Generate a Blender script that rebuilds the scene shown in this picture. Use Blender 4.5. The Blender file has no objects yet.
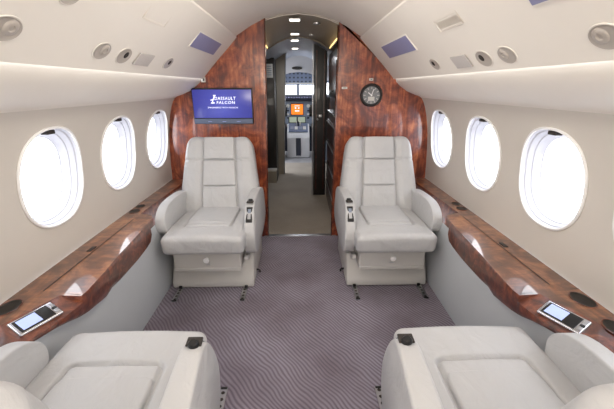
import bpy, bmesh, math, random
from mathutils import Vector, Matrix
random.seed(7)
PI = math.pi
sc = bpy.context.scene
COL = sc.collection

# ------------------------------------------------------------------ helpers
def new_obj(name, verts, faces, mat=None, parent=None, smooth=True, angle=None):
    me = bpy.data.meshes.new(name)
    me.from_pydata([tuple(v) for v in verts], [], [tuple(f) for f in faces])
    bm = bmesh.new(); bm.from_mesh(me)
    bmesh.ops.recalc_face_normals(bm, faces=bm.faces)
    bm.to_mesh(me); bm.free()
    if mat: me.materials.append(mat)
    for p in me.polygons: p.use_smooth = smooth
    if smooth and angle: me.set_sharp_from_angle(angle=math.radians(angle))
    o = bpy.data.objects.new(name, me); COL.objects.link(o)
    if parent: o.parent = parent
    return o

def bm_obj(name, bm, mat=None, parent=None, smooth=True, angle=40, recalc=True):
    me = bpy.data.meshes.new(name)
    if recalc: bmesh.ops.recalc_face_normals(bm, faces=bm.faces)
    bm.to_mesh(me); bm.free()
    if mat: me.materials.append(mat)
    for p in me.polygons: p.use_smooth = smooth
    if smooth and angle: me.set_sharp_from_angle(angle=math.radians(angle))
    o = bpy.data.objects.new(name, me); COL.objects.link(o)
    if parent: o.parent = parent
    return o

def thing(name, label, cat, loc=(0, 0, 0), rz=0, group=None):
    o = bpy.data.objects.new(name, None); COL.objects.link(o)
    o.empty_display_size = .05
    o.location = loc; o.rotation_euler = (0, 0, rz)
    o['label'] = label; o['category'] = cat
    if group: o['group'] = group
    return o

def tag(o, label, cat, group=None):
    o['label'] = label; o['category'] = cat
    if group: o['group'] = group
    return o

def struct(o):
    o['kind'] = 'structure'
    return o

def copy_thing(root, label, loc, rz=0):
    r = root.copy(); COL.objects.link(r); r.location = loc; r.rotation_euler = (0, 0, rz); r['label'] = label
    for ch in list(root.children):
        c = ch.copy(); COL.objects.link(c); c.parent = r
        for g in list(ch.children):
            d = g.copy(); COL.objects.link(d); d.parent = c
    return r

def axis_coords(h, r, seg, n):
    """positions along one axis of a rounded box, dense in the rounded zone"""
    inner = h - r
    c = []
    for k in range(seg, 0, -1): c.append(-inner - r * math.tan(k / seg * PI / 4))
    m = max(1, n)
    for k in range(m + 1): c.append(-inner + 2 * inner * k / m)
    for k in range(1, seg + 1): c.append(inner + r * math.tan(k / seg * PI / 4))
    return c

def rbox_data(h, r, seg=4, n=(4, 4, 4)):
    hx, hy, hz = h
    X = axis_coords(hx, r, seg, n[0]); Y = axis_coords(hy, r, seg, n[1]); Z = axis_coords(hz, r, seg, n[2])
    vid = {}; verts = []; faces = []
    def V(i, j, k):
        key = (i, j, k)
        if key not in vid:
            q = Vector((X[i], Y[j], Z[k]))
            a = Vector((max(-(hx - r), min(hx - r, q.x)), max(-(hy - r), min(hy - r, q.y)), max(-(hz - r), min(hz - r, q.z))))
            d = q - a
            p = a + d.normalized() * r if d.length > 1e-9 else q
            vid[key] = len(verts); verts.append(p)
        return vid[key]
    a, b, c = len(X) - 1, len(Y) - 1, len(Z) - 1
    for i in range(a):
        for j in range(b):
            faces.append((V(i, j, 0), V(i, j + 1, 0), V(i + 1, j + 1, 0), V(i + 1, j, 0)))
            faces.append((V(i, j, c), V(i + 1, j, c), V(i + 1, j + 1, c), V(i, j + 1, c)))
    for i in range(a):
        for k in range(c):
            faces.append((V(i, 0, k), V(i + 1, 0, k), V(i + 1, 0, k + 1), V(i, 0, k + 1)))
            faces.append((V(i, b, k), V(i, b, k + 1), V(i + 1, b, k + 1), V(i + 1, b, k)))
    for j in range(b):
        for k in range(c):
            faces.append((V(0, j, k), V(0, j, k + 1), V(0, j + 1, k + 1), V(0, j + 1, k)))
            faces.append((V(a, j, k), V(a, j + 1, k), V(a, j + 1, k + 1), V(a, j, k + 1)))
    return verts, faces

def rbox(name, c, h, r, mat, parent=None, seg=3, n=(2, 2, 2), fn=None, xf=None):
    v, f = rbox_data(h, r, seg, n)
    c = Vector(c)
    out = []
    for p in v:
        if fn: p = fn(p.copy())
        p = p + c
        if xf: p = xf(p)
        out.append(p)
    return new_obj(name, out, f, mat, parent)

def prism(name, pts, axis, lo, hi, mat, parent=None, bevel=0, seg=3, angle=35, fn=None, sub=0):
    """polygon pts extruded along axis ('x': pts are (y,z); 'y': (x,z); 'z': (x,y))"""
    bm = bmesh.new()
    def mk(p, t):
        if axis == 'x': return (t, p[0], p[1])
        if axis == 'y': return (p[0], t, p[1])
        return (p[0], p[1], t)
    A = [bm.verts.new(mk(p, lo)) for p in pts]; B = [bm.verts.new(mk(p, hi)) for p in pts]
    n = len(pts)
    bm.faces.new(A); bm.faces.new(B[::-1])
    for i in range(n): bm.faces.new((A[i], B[i], B[(i + 1) % n], A[(i + 1) % n]))
    bmesh.ops.recalc_face_normals(bm, faces=bm.faces)
    if bevel:
        es = [e for e in bm.edges]
        bmesh.ops.bevel(bm, geom=es, offset=bevel, segments=seg, profile=.5, affect='EDGES', clamp_overlap=True)
    if fn:
        for v in bm.verts: v.co = fn(v.co.copy())
    return bm_obj(name, bm, mat, parent, angle=angle)

def smooth_poly(pts, it=2):
    """Chaikin corner cutting of a closed polygon"""
    for _ in range(it):
        out = []
        for i in range(len(pts)):
            a, b = pts[i], pts[(i + 1) % len(pts)]
            out.append((a[0] * .75 + b[0] * .25, a[1] * .75 + b[1] * .25))
            out.append((a[0] * .25 + b[0] * .75, a[1] * .25 + b[1] * .75))
        pts = out
    return pts

def tube_pts(path, r, closed=False, seg=8):
    verts = []; faces = []
    n = len(path)
    path = [Vector(p) for p in path]
    for i, p in enumerate(path):
        if closed: t = path[(i + 1) % n] - path[i - 1]
        else: t = path[min(i + 1, n - 1)] - path[max(i - 1, 0)]
        t.normalize()
        up = Vector((0, 0, 1)) if abs(t.z) < .9 else Vector((1, 0, 0))
        if closed: up = Vector((1, 0, 0)) if abs(t.x) < .9 else Vector((0, 0, 1))
        s = t.cross(up).normalized(); u = s.cross(t)
        for k in range(seg):
            a = 2 * PI * k / seg
            verts.append(p + (s * math.cos(a) + u * math.sin(a)) * r)
    m = n if closed else n - 1
    for i in range(m):
        for k in range(seg):
            j = (i + 1) % n
            faces.append((i * seg + k, i * seg + (k + 1) % seg, j * seg + (k + 1) % seg, j * seg + k))
    if not closed:
        faces.append(tuple(range(seg))[::-1]); faces.append(tuple((n - 1) * seg + k for k in range(seg)))
    return verts, faces

def tube(name, path, r, mat, parent=None, closed=False, seg=8):
    v, f = tube_pts(path, r, closed, seg)
    return new_obj(name, v, f, mat, parent)

def lathe(name, prof, mat, parent=None, xf=None, seg=32, sx=1, sy=1, cap=False):
    """prof: (radius, height) list around z; xf maps local -> scene"""
    verts = []; faces = []
    for r, h in prof:
        for k in range(seg):
            a = 2 * PI * k / seg
            p = Vector((r * math.cos(a) * sx, r * math.sin(a) * sy, h))
            verts.append(xf @ p if xf else p)
    for i in range(len(prof) - 1):
        for k in range(seg):
            faces.append((i * seg + k, i * seg + (k + 1) % seg, (i + 1) * seg + (k + 1) % seg, (i + 1) * seg + k))
    if cap: faces.append(tuple(range((len(prof) - 1) * seg, len(prof) * seg)))
    return new_obj(name, verts, faces, mat, parent, angle=50)

def sheet(name, prof, ys, mat, parent=None):
    """open strip: prof (x,z) swept along y"""
    verts = []; faces = []
    n = len(prof)
    for y in ys:
        for x, z in prof: verts.append((x, y, z))
    for i in range(len(ys) - 1):
        for k in range(n - 1):
            faces.append((i * n + k, i * n + k + 1, (i + 1) * n + k + 1, (i + 1) * n + k))
    return new_obj(name, verts, faces, mat, parent, angle=40)

def frame_mat(o, ex, ey, ez):
    m = Matrix.Identity(4)
    for i, e in enumerate((ex, ey, ez)):
        for j in range(3): m[j][i] = e[j]
    for j in range(3): m[j][3] = o[j]
    return m

# ------------------------------------------------------------------ materials
def srgb(r, g, b):
    f = lambda c: (c / 255 / 12.92) if c / 255 <= .04045 else ((c / 255 + .055) / 1.055) ** 2.4
    return (f(r), f(g), f(b), 1)

def base_mat(name):
    m = bpy.data.materials.new(name); m.use_nodes = True
    nt = m.node_tree
    return m, nt, nt.nodes['Principled BSDF']

def setp(b, **k):
    for key, v in k.items():
        b.inputs[key.replace('_', ' ')].default_value = v

def plain(name, col, rough=.5, metal=0, spec=.5, coat=0, var=.04, scale=9, bump=0, bscale=200, emit=None, estr=0):
    m, nt, b = base_mat(name)
    N = nt.nodes; L = nt.links
    tc = N.new('ShaderNodeTexCoord')
    nz = N.new('ShaderNodeTexNoise'); nz.inputs['Scale'].default_value = scale; nz.inputs['Detail'].default_value = 3
    L.new(tc.outputs['Object'], nz.inputs['Vector'])
    mx = N.new('ShaderNodeMix'); mx.data_type = 'RGBA'
    c = srgb(*col)
    mx.inputs[6].default_value = tuple(x * (1 - var) for x in c[:3]) + (1,)
    mx.inputs[7].default_value = tuple(min(1, x * (1 + var)) for x in c[:3]) + (1,)
    L.new(nz.outputs['Fac'], mx.inputs[0]); L.new(mx.outputs[2], b.inputs['Base Color'])
    setp(b, Roughness=rough, Metallic=metal, Coat_Weight=coat)
    b.inputs['Specular IOR Level'].default_value = spec
    b.inputs['Coat Roughness'].default_value = .05
    if bump:
        n2 = N.new('ShaderNodeTexNoise'); n2.inputs['Scale'].default_value = bscale; n2.inputs['Detail'].default_value = 4
        L.new(tc.outputs['Object'], n2.inputs['Vector'])
        bp = N.new('ShaderNodeBump'); bp.inputs['Strength'].default_value = bump; bp.inputs['Distance'].default_value = .01
        L.new(n2.outputs['Fac'], bp.inputs['Height']); L.new(bp.outputs['Normal'], b.inputs['Normal'])
    if emit:
        b.inputs['Emission Color'].default_value = srgb(*emit); b.inputs['Emission Strength'].default_value = estr
    return m

def leather(name, col):
    m, nt, b = base_mat(name)
    N = nt.nodes; L = nt.links
    tc = N.new('ShaderNodeTexCoord')
    nz = N.new('ShaderNodeTexNoise'); nz.inputs['Scale'].default_value = 5; nz.inputs['Detail'].default_value = 5
    L.new(tc.outputs['Object'], nz.inputs['Vector'])
    mx = N.new('ShaderNodeMix'); mx.data_type = 'RGBA'; c = srgb(*col)
    mx.inputs[6].default_value = tuple(x * .93 for x in c[:3]) + (1,)
    mx.inputs[7].default_value = tuple(min(1, x * 1.05) for x in c[:3]) + (1,)
    L.new(nz.outputs['Fac'], mx.inputs[0]); L.new(mx.outputs[2], b.inputs['Base Color'])
    # soft wrinkles + pebbled grain
    w = N.new('ShaderNodeTexNoise'); w.inputs['Scale'].default_value = 9; w.inputs['Detail'].default_value = 4; w.inputs['Distortion'].default_value = 1.2
    mp = N.new('ShaderNodeMapping'); mp.inputs['Scale'].default_value = (1, .6, 1); L.new(tc.outputs['Object'], mp.inputs['Vector']); L.new(mp.outputs['Vector'], w.inputs['Vector'])
    g = N.new('ShaderNodeTexVoronoi'); g.inputs['Scale'].default_value = 420; L.new(tc.outputs['Object'], g.inputs['Vector'])
    b1 = N.new('ShaderNodeBump'); b1.inputs['Strength'].default_value = .35; b1.inputs['Distance'].default_value = .03; L.new(w.outputs['Fac'], b1.inputs['Height'])
    b2 = N.new('ShaderNodeBump'); b2.inputs['Strength'].default_value = .08; b2.inputs['Distance'].default_value = .002; L.new(g.outputs['Distance'], b2.inputs['Height']); L.new(b1.outputs['Normal'], b2.inputs['Normal'])
    L.new(b2.outputs['Normal'], b.inputs['Normal'])
    setp(b, Roughness=.42); b.inputs['Specular IOR Level'].default_value = .45
    return m

def wood(name, ramp, scale, mscale, fig=1.0, streak=(30, 1, 3), rough=.12, coat=1.0):
    """burl veneer under clear lacquer"""
    m, nt, b = base_mat(name)
    N = nt.nodes; L = nt.links
    tc = N.new('ShaderNodeTexCoord')
    mp = N.new('ShaderNodeMapping'); mp.inputs['Scale'].default_value = mscale; L.new(tc.outputs['Object'], mp.inputs['Vector'])
    n1 = N.new('ShaderNodeTexNoise'); n1.inputs['Scale'].default_value = scale; n1.inputs['Detail'].default_value = 8; n1.inputs['Roughness'].default_value = .62; n1.inputs['Distortion'].default_value = 1.6
    L.new(mp.outputs['Vector'], n1.inputs['Vector'])
    mp2 = N.new('ShaderNodeMapping'); mp2.inputs['Scale'].default_value = streak; L.new(tc.outputs['Object'], mp2.inputs['Vector'])
    n2 = N.new('ShaderNodeTexNoise'); n2.inputs['Scale'].default_value = 1.0; n2.inputs['Detail'].default_value = 5; n2.inputs['Distortion'].default_value = .6
    L.new(mp2.outputs['Vector'], n2.inputs['Vector'])
    ad = N.new('ShaderNodeMath'); ad.operation = 'MULTIPLY_ADD'; ad.inputs[1].default_value = .55 * fig; L.new(n2.outputs['Fac'], ad.inputs[0])
    ml = N.new('ShaderNodeMath'); ml.operation = 'MULTIPLY_ADD'; ml.inputs[1].default_value = 1.0; ml.inputs[2].default_value = -.27 * fig
    L.new(n1.outputs['Fac'], ml.inputs[0]); L.new(ml.outputs[0], ad.inputs[2])
    cr = N.new('ShaderNodeValToRGB')
    el = cr.color_ramp.elements
    el[0].position = ramp[0][0]; el[0].color = srgb(*ramp[0][1])
    el[1].position = ramp[-1][0]; el[1].color = srgb(*ramp[-1][1])
    for p, c in ramp[1:-1]:
        e = el.new(p); e.color = srgb(*c)
    L.new(ad.outputs[0], cr.inputs['Fac']); L.new(cr.outputs['Color'], b.inputs['Base Color'])
    setp(b, Roughness=.35, Coat_Weight=coat, Coat_Roughness=rough)
    b.inputs['Coat IOR'].default_value = 1.65
    return m

def carpet_mat(name, c1, c2, c3, wave=True):
    m, nt, b = base_mat(name)
    N = nt.nodes; L = nt.links
    tc = N.new('ShaderNodeTexCoord')
    nz = N.new('ShaderNodeTexNoise'); nz.inputs['Scale'].default_value = 2.2; nz.inputs['Detail'].default_value = 4
    L.new(tc.outputs['Object'], nz.inputs['Vector'])
    mx = N.new('ShaderNodeMix'); mx.data_type = 'RGBA'; mx.inputs[6].default_value = srgb(*c1); mx.inputs[7].default_value = srgb(*c2)
    rm = N.new('ShaderNodeMapRange'); rm.inputs[1].default_value = .35; rm.inputs[2].default_value = .65; L.new(nz.outputs['Fac'], rm.inputs[0])
    L.new(rm.outputs[0], mx.inputs[0])
    fz = N.new('ShaderNodeTexNoise'); fz.inputs['Scale'].default_value = 450; L.new(tc.outputs['Object'], fz.inputs['Vector'])
    last = mx.outputs[2]
    h = fz.outputs['Fac']
    if wave:
        mp = N.new('ShaderNodeMapping'); mp.inputs['Rotation'].default_value = (0, 0, math.radians(-38)); L.new(tc.outputs['Object'], mp.inputs['Vector'])
        wv = N.new('ShaderNodeTexWave'); wv.wave_type = 'BANDS'; wv.bands_direction = 'X'
        wv.inputs['Scale'].default_value = 17; wv.inputs['Distortion'].default_value = 9; wv.inputs['Detail'].default_value = 1.0; wv.inputs['Detail Scale'].default_value = .35
        L.new(mp.outputs['Vector'], wv.inputs['Vector'])
        r2 = N.new('ShaderNodeMapRange'); r2.inputs[1].default_value = .05; r2.inputs[2].default_value = .75; r2.inputs[3].default_value = .62; r2.inputs[4].default_value = 0; L.new(wv.outputs['Color'], r2.inputs[0])
        m2 = N.new('ShaderNodeMix'); m2.data_type = 'RGBA'; L.new(r2.outputs[0], m2.inputs[0]); L.new(last, m2.inputs[6]); m2.inputs[7].default_value = srgb(*c3)
        last = m2.outputs[2]
        h2 = N.new('ShaderNodeMath'); h2.operation = 'MULTIPLY_ADD'; h2.inputs[1].default_value = 1.5; L.new(wv.outputs['Color'], h2.inputs[0]); L.new(fz.outputs['Fac'], h2.inputs[2]); h = h2.outputs[0]
    L.new(last, b.inputs['Base Color'])
    bp = N.new('ShaderNodeBump'); bp.inputs['Strength'].default_value = .4; bp.inputs['Distance'].default_value = .004
    L.new(h, bp.inputs['Height']); L.new(bp.outputs['Normal'], b.inputs['Normal'])
    setp(b, Roughness=.9); b.inputs['Specular IOR Level'].default_value = .15
    b.inputs['Sheen Weight'].default_value = .25
    return m

def pane_mat(name):
    m = bpy.data.materials.new(name); m.use_nodes = True
    nt = m.node_tree; N = nt.nodes; L = nt.links
    N.remove(N['Principled BSDF'])
    t = N.new('ShaderNodeBsdfTransparent'); t.inputs[0].default_value = (.97, .98, 1, 1)
    g = N.new('ShaderNodeBsdfGlossy'); g.inputs['Roughness'].default_value = .03
    mx = N.new('ShaderNodeMixShader'); mx.inputs[0].default_value = .06
    L.new(t.outputs[0], mx.inputs[1]); L.new(g.outputs[0], mx.inputs[2]); L.new(mx.outputs[0], N['Material Output'].inputs['Surface'])
    return m

def screen_mat(name, c_edge, c_mid, strength, cx, cz, rad, axis='xz'):
    """lit display with a soft brighter centre"""
    m, nt, b = base_mat(name)
    N = nt.nodes; L = nt.links
    tc = N.new('ShaderNodeTexCoord')
    mp = N.new('ShaderNodeMapping'); mp.inputs['Location'].default_value = (-cx / rad, 0, -cz / rad); mp.inputs['Scale'].default_value = (1 / rad, 0, 1 / rad)
    L.new(tc.outputs['Object'], mp.inputs['Vector'])
    gr = N.new('ShaderNodeTexGradient'); gr.gradient_type = 'SPHERICAL'; L.new(mp.outputs['Vector'], gr.inputs['Vector'])
    mx = N.new('ShaderNodeMix'); mx.data_type = 'RGBA'; mx.inputs[6].default_value = srgb(*c_edge); mx.inputs[7].default_value = srgb(*c_mid)
    L.new(gr.outputs['Fac'], mx.inputs[0])
    L.new(mx.outputs[2], b.inputs['Emission Color']); b.inputs['Emission Strength'].default_value = strength
    b.inputs['Base Color'].default_value = (.01, .01, .02, 1); setp(b, Roughness=.15)
    return m

M = {}
M['leather'] = leather('leather', (188, 188, 189))
M['vinyl'] = plain('vinyl', (194, 192, 189), .5, bump=.1, bscale=300)
M['wall'] = plain('wall_liner', (204, 198, 190), .6, bump=.05, bscale=350, var=.02)
M['psu'] = plain('ceiling_liner', (234, 228, 219), .55, bump=.04, bscale=350, var=.02)
M['head'] = plain('headliner', (228, 220, 210), .7, bump=.05, bscale=350, var=.02)
M['dado'] = plain('dado', (186, 190, 194), .5, bump=.08, bscale=300, var=.03)
M['white'] = plain('window_trim', (240, 240, 240), .35, var=.01)
M['reveal'] = plain('window_reveal', (200, 202, 212), .5, var=.01)
M['bulk'] = wood('bulkhead_veneer', [(.20, (58, 19, 10)), (.42, (112, 46, 26)), (.58, (156, 76, 44)), (.78, (206, 124, 76))], 7, (1.0, 1, .9), 1.25, (44, 1, 4.5), .07, 1.0)
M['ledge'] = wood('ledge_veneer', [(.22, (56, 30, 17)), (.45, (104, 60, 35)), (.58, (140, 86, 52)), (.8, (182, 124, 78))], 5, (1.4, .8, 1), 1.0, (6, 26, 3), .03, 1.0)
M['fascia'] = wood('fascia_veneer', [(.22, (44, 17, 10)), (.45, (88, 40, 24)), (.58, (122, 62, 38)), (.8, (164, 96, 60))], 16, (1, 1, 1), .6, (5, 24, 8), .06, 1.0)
M['dark_wood'] = wood('galley_veneer', [(.2, (26, 10, 7)), (.5, (62, 24, 14)), (.8, (100, 44, 26))], 9, (1, .6, 1), .8, (3, 4, 22), .15, .4)
M['black'] = plain('black_plastic', (18, 18, 19), .35)
M['black_gloss'] = plain('black_laminate', (20, 15, 14), .4, coat=.12)
M['dark'] = plain('dark_recess', (44, 38, 34), .6)
M['cup'] = plain('cup_well', (30, 25, 20), .5)
M['chrome'] = plain('chrome', (205, 205, 210), .18, metal=1)
M['steel'] = plain('brushed_steel', (186, 187, 190), .32, metal=1)
M['knob'] = plain('white_knob', (238, 238, 238), .4)
M['carpet'] = carpet_mat('cabin_carpet', (150, 143, 156), (116, 105, 115), (74, 64, 75))
M['carpet2'] = carpet_mat('vestibule_carpet', (158, 147, 134), (142, 132, 120), (80, 74, 66), wave=False)
M['carpet3'] = carpet_mat('cockpit_carpet', (150, 148, 152), (134, 133, 138), (80, 74, 66), wave=False)
M['pane'] = pane_mat('pane')
M['beige'] = plain('partition_laminate', (150, 142, 130), .5)
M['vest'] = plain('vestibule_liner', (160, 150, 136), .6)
M['entry'] = plain('entry_liner', (172, 180, 196), .5)
M['ckceil'] = plain('cockpit_liner', (205, 205, 208), .6)
M['bluegrey'] = plain('overhead_panel_grey', (98, 110, 134), .5)
M['panel'] = plain('instrument_grey', (128, 138, 154), .5)
M['glare'] = plain('glareshield', (40, 44, 58), .6)
M['lav'] = plain('smoked_panel', (142, 142, 178), .55)
M['grille'] = plain('grille_cloth', (196, 190, 186), .8, bump=.3, bscale=700)
M['lamp'] = plain('lamp_lens', (255, 250, 240), .4, emit=(255, 246, 230), estr=6)
M['cove'] = plain('cove_lens', (255, 225, 170), .4, emit=(255, 214, 140), estr=2.2)
M['ink'] = plain('white_lettering', (240, 242, 250), .5, emit=(235, 240, 255), estr=.85)
M['ink2'] = plain('pale_lettering', (170, 178, 230), .5, emit=(150, 160, 225), estr=.6)
M['card'] = plain('placard', (205, 203, 198), .5)
M['orange'] = plain('orange_display', (255, 140, 40), .4, emit=(240, 120, 40), estr=.85)
M['yellow'] = plain('green_display', (150, 158, 140), .4, emit=(170, 182, 160), estr=.45)

# ------------------------------------------------------------------ section of the cabin
WALL = [(.99, 1.222), (1.008, 1.195), (1.025, 1.16), (1.05, 1.08), (1.066, 1.0), (1.077, .93), (1.088, .80), (1.096, .66), (1.10, .52), (1.10, .30)]
def xw(z):
    for (x0, z0), (x1, z1) in zip(WALL, WALL[1:]):
        if z <= z0 and z >= z1: return x0 + (x1 - x0) * (z0 - z) / (z0 - z1)
    return WALL[0][0] if z > WALL[0][1] else WALL[-1][0]
Y0, Y1 = -1.3, 2.83
WZ = .926; WA, WB = .190, .209
WINY = {-1: [-.69, -.14, .40, .91, 1.447, 2.013, 2.585], 1: [-.72, -.17, .37, .85, 1.374, 1.94, 2.535]}
NANG = 72
def oval(a, b, n=NANG, e=2.35):
    out = []
    for k in range(n):
        t = 2 * PI * k / n
        c, s = math.cos(t), math.sin(t)
        out.append((a * math.copysign(abs(c) ** (2 / e), c), b * math.copysign(abs(s) ** (2 / e), s)))
    return out

def side_wall(s):
    verts = []; faces = []; key = {}
    ZT, ZB = 1.195, .66
    def add(y, z):
        k = (round(y, 5), round(z, 5))
        if k not in key: key[k] = len(verts); verts.append((s * xw(z), y, z))
        return key[k]
    zs = [ZB + (ZT - ZB) * i / 24 for i in range(25)]
    W = WINY[s]
    cuts = [Y0] + [(a + b) / 2 for a, b in zip(W, W[1:])] + [Y1]
    e = 2.35
    for yc, ya, yb in zip(W, cuts, cuts[1:]):
        yt = [ya + (yb - ya) * i / 16 for i in range(17)]
        rect = [(yb, z) for z in zs[:-1]] + [(y, ZT) for y in yt[:0:-1]] + [(ya, z) for z in zs[:0:-1]] + [(y, ZB) for y in yt[:-1]]
        rings = [[], [], [], []]
        for y, z in rect:
            a, b = y - yc, z - WZ
            k = (abs(a / WA) ** e + abs(b / WB) ** e) ** (-1 / e)
            for r_, t in zip(rings, (0, .15, .45, 1)):
                f = k * (1 - t) + t
                r_.append(add(yc + a * f, WZ + b * f))
        n = len(rect)
        for A, B in zip(rings, rings[1:]):
            for q in range(n):
                faces.append((A[q], A[(q + 1) % n], B[(q + 1) % n], B[q]))
        for zl in ([ZT, 1.21, 1.222], [.30, .42, .52, .6, ZB]):
            for z0, z1 in zip(zl, zl[1:]):
                for y0, y1 in zip(yt, yt[1:]):
                    faces.append((add(y0, z0), add(y1, z0), add(y1, z1), add(y0, z1)))
    return new_obj('wall_left' if s < 0 else 'wall_right', verts, faces, M['wall'])
for s in (-1, 1): struct(side_wall(s))

# windows -------------------------------------------------------------
wn = 0
def make_window(s, yc):
    global wn
    wn += 1
    root = bpy.data.objects.new('window_%d' % wn, None); COL.objects.link(root); struct(root)
    root.location = (s * 1.08, yc, WZ)
    def P(a, b, off): return (s * (xw(WZ + b) + off - 1.08), a, b)
    path = [P(a, b, -.004) for a, b in oval(WA + .004, WB + .004)]
    tube('frame', path, .006, M['white'], root, True, 8)
    # reveal: three shallow steps running outward to the pane
    rings = [(0, 0, 0.0), (-.003, -.003, .012), (-.008, -.008, .015), (-.016, -.016, .036), (-.020, -.020, .038), (-.032, -.032, .068), (-.037, -.037, .072)]
    verts = []; faces = []
    for da, db, off in rings:
        for a, b in oval(WA + da, WB + db): verts.append(P(a, b, off))
    for i in range(len(rings) - 1):
        for k in range(NANG):
            faces.append((i * NANG + k, i * NANG + (k + 1) % NANG, (i + 1) * NANG + (k + 1) % NANG, (i + 1) * NANG + k))
    new_obj('reveal', verts, faces, M['reveal'], root, angle=28)
    pts = [P(a, b, .071) for a, b in oval(WA - .0355, WB - .0355)]
    new_obj('pane', pts, [tuple(range(NANG))], M['pane'], root, smooth=False)
    rbox('shade_handle', (s * (xw(WZ + WB - .012) - 1.08 + .016), -0.0, WB - .014), (.016, .024, .008), .004, M['dark'], root)
    # daylight portal (guides the sky's light through the opening)
    ld = bpy.data.lights.new('window_portal', 'AREA'); ld.shape = 'RECTANGLE'; ld.size = .36; ld.size_y = .40
    ld.cycles.is_portal = True
    lo = bpy.data.objects.new('window_portal', ld); COL.objects.link(lo)
    lo.location = (s * 1.165, yc, WZ); lo.rotation_euler = (0, s * PI / 2, 0)
for s in (-1, 1):
    for yc in WINY[s][::-1]: make_window(s, yc)

# ceiling -------------------------------------------------------------
ys = [Y0, 0, 1, 2, Y1]
ysc = [Y0, 0, 1, 2, 2.86]
arch = [(-.50, 1.650), (-.43, 1.692), (-.365, 1.732), (-.257, 1.784), (-.14, 1.815), (0, 1.828), (.14, 1.815), (.257, 1.784), (.365, 1.732), (.43, 1.692), (.50, 1.650)]
struct(sheet('ceiling', arch, ysc, M['head']))
for s, nm in ((-1, 'ceiling_left'), (1, 'ceiling_right')):
    prof = [(.515, 1.66), (.488, 1.672), (.473, 1.668), (.472, 1.655), (.485, 1.640), (.54, 1.583), (.647, 1.477), (.735, 1.383), (.754, 1.360)]
    struct(sheet(nm, [(s * x, z) for x, z in prof], ys, M['psu']))
for i, s in enumerate((-1, 1)):
    prof = [(.766, 1.366), (.777, 1.338), (.81, 1.308), (.866, 1.270), (.93, 1.243), (.975, 1.228), (.992, 1.218)]
    struct(sheet('trim_%d' % (i + 1), [(s * x, z) for x, z in prof], ys, M['psu']))

# floor ---------------------------------------------------------------
struct(prism('floor', [(-1.1, Y0), (1.1, Y0), (1.1, 2.83), (-1.1, 2.83)], 'z', -.05, 0, M['carpet']))
struct(prism('vestibule_floor', [(-.95, 2.85), (.95, 2.85), (.95, 6.0), (-.95, 6.0)], 'z', -.05, 0, M['carpet2']))
struct(prism('cockpit_floor', [(-.95, 6.0), (.95, 6.0), (.95, 7.4), (-.95, 7.4)], 'z', -.05, -.004, M['carpet3']))
tr = prism('trim_3', [(-.33, 2.82), (.33, 2.82), (.33, 2.86), (-.33, 2.86)], 'z', -.02, .006, M['steel'], bevel=.002)
struct(tr)
# aft wall behind the camera
struct(prism('wall_back', [(-1.1, 0), (1.1, 0), (1.1, 1.1), (1.0, 1.25), (.75, 1.4), (.48, 1.66), (.25, 1.8), (-.25, 1.8), (-.48, 1.66), (-.75, 1.4), (-1.0, 1.25), (-1.1, 1.1)], 'y', Y0 - .05, Y0, M['wall']))

# lower walls (dado) --------------------------------------------------
for s, nm in ((-1, 'wall_lower_left'), (1, 'wall_lower_right')):
    struct(sheet(nm, [(s * .895, 0), (s * .89, .06), (s * .888, .2), (s * .892, .5)], ys, M['dado']))

# forward bulkheads ---------------------------------------------------
BL = [(-.296, 0), (-.292, .25), (-.276, .80), (-.266, 1.20), (-.257, 1.786), (-.30, 1.768), (-.365, 1.735), (-.43, 1.697), (-.484, 1.66), (-.541, 1.585), (-.649, 1.482), (-.753, 1.372), (-.81, 1.315), (-.866, 1.272), (-.93, 1.246), (-.992, 1.222), (-1.03, 1.16), (-1.06, 1.07), (-1.085, .93), (-1.10, .6), (-1.10, 0)]
struct(prism('wall_front_left', BL, 'y', 2.83, 2.885, M['bulk'], angle=30))
BR = [(-x, z) for x, z in BL]
BR[0] = (.29, 0); BR[4] = (.312, 1.786); BR[3] = (.304, 1.2); BR[2] = (.298, .8); BR[1] = (.291, .25)
struct(prism('wall_front_right', BR, 'y', 2.83, 2.885, M['bulk'], angle=30))
# polished edge strips round the door opening
struct(tube('trim_4', [(x + .002, 2.828, z) for x, z in BL[:5]], .006, M['fascia']))
struct(tube('trim_5', [(x - .002, 2.828, z) for x, z in BR[:5]], .006, M['fascia']))

# ------------------------------------------------------------------ side consoles
def lerp(tab, y):
    for (a, va), (b, vb) in zip(tab, tab[1:]):
        if a <= y <= b: return va + (vb - va) * (y - a) / (b - a)
    return tab[0][1] if y < tab[0][0] else tab[-1][1]
XT = [(-1.3, 1.06), (.80, 1.06), (.95, 1.0), (1.095, .935), (1.119, .925), (1.121, .846), (1.16, .843), (1.30, .853), (1.455, .868), (1.65, .880), (1.77, .888), (1.90, .900), (1.945, .907), (1.975, .93), (1.985, 1.0), (2.10, .998), (2.65, .972), (2.82, .965)]
ZT_ = .55
ZF = [(-1.3, .497), (.85, .497), (.94, .493), (1.03, .482), (1.12, .45), (1.3, .415), (1.45, .405), (1.65, .41), (1.85, .43), (1.95, .445), (2.0, .40), (2.82, .40)]
# facet foot (x, z): on the near part the edge falls away to carry the display
FX = [(-1.3, .945), (.80, .945), (.891, .900), (1.02, .852), (1.10, .842), (1.12, .843)]
FZ = [(-1.3, .515), (.80, .515), (1.00, .515), (1.12, .515)]

def ddy(s, y):
    return 0 if s < 0 else -.033 * max(0, min(1, (2.05 - y) / .07))

def ZE(xt): return ZT_ - .065 * max(0, 1.0 - xt)

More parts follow.
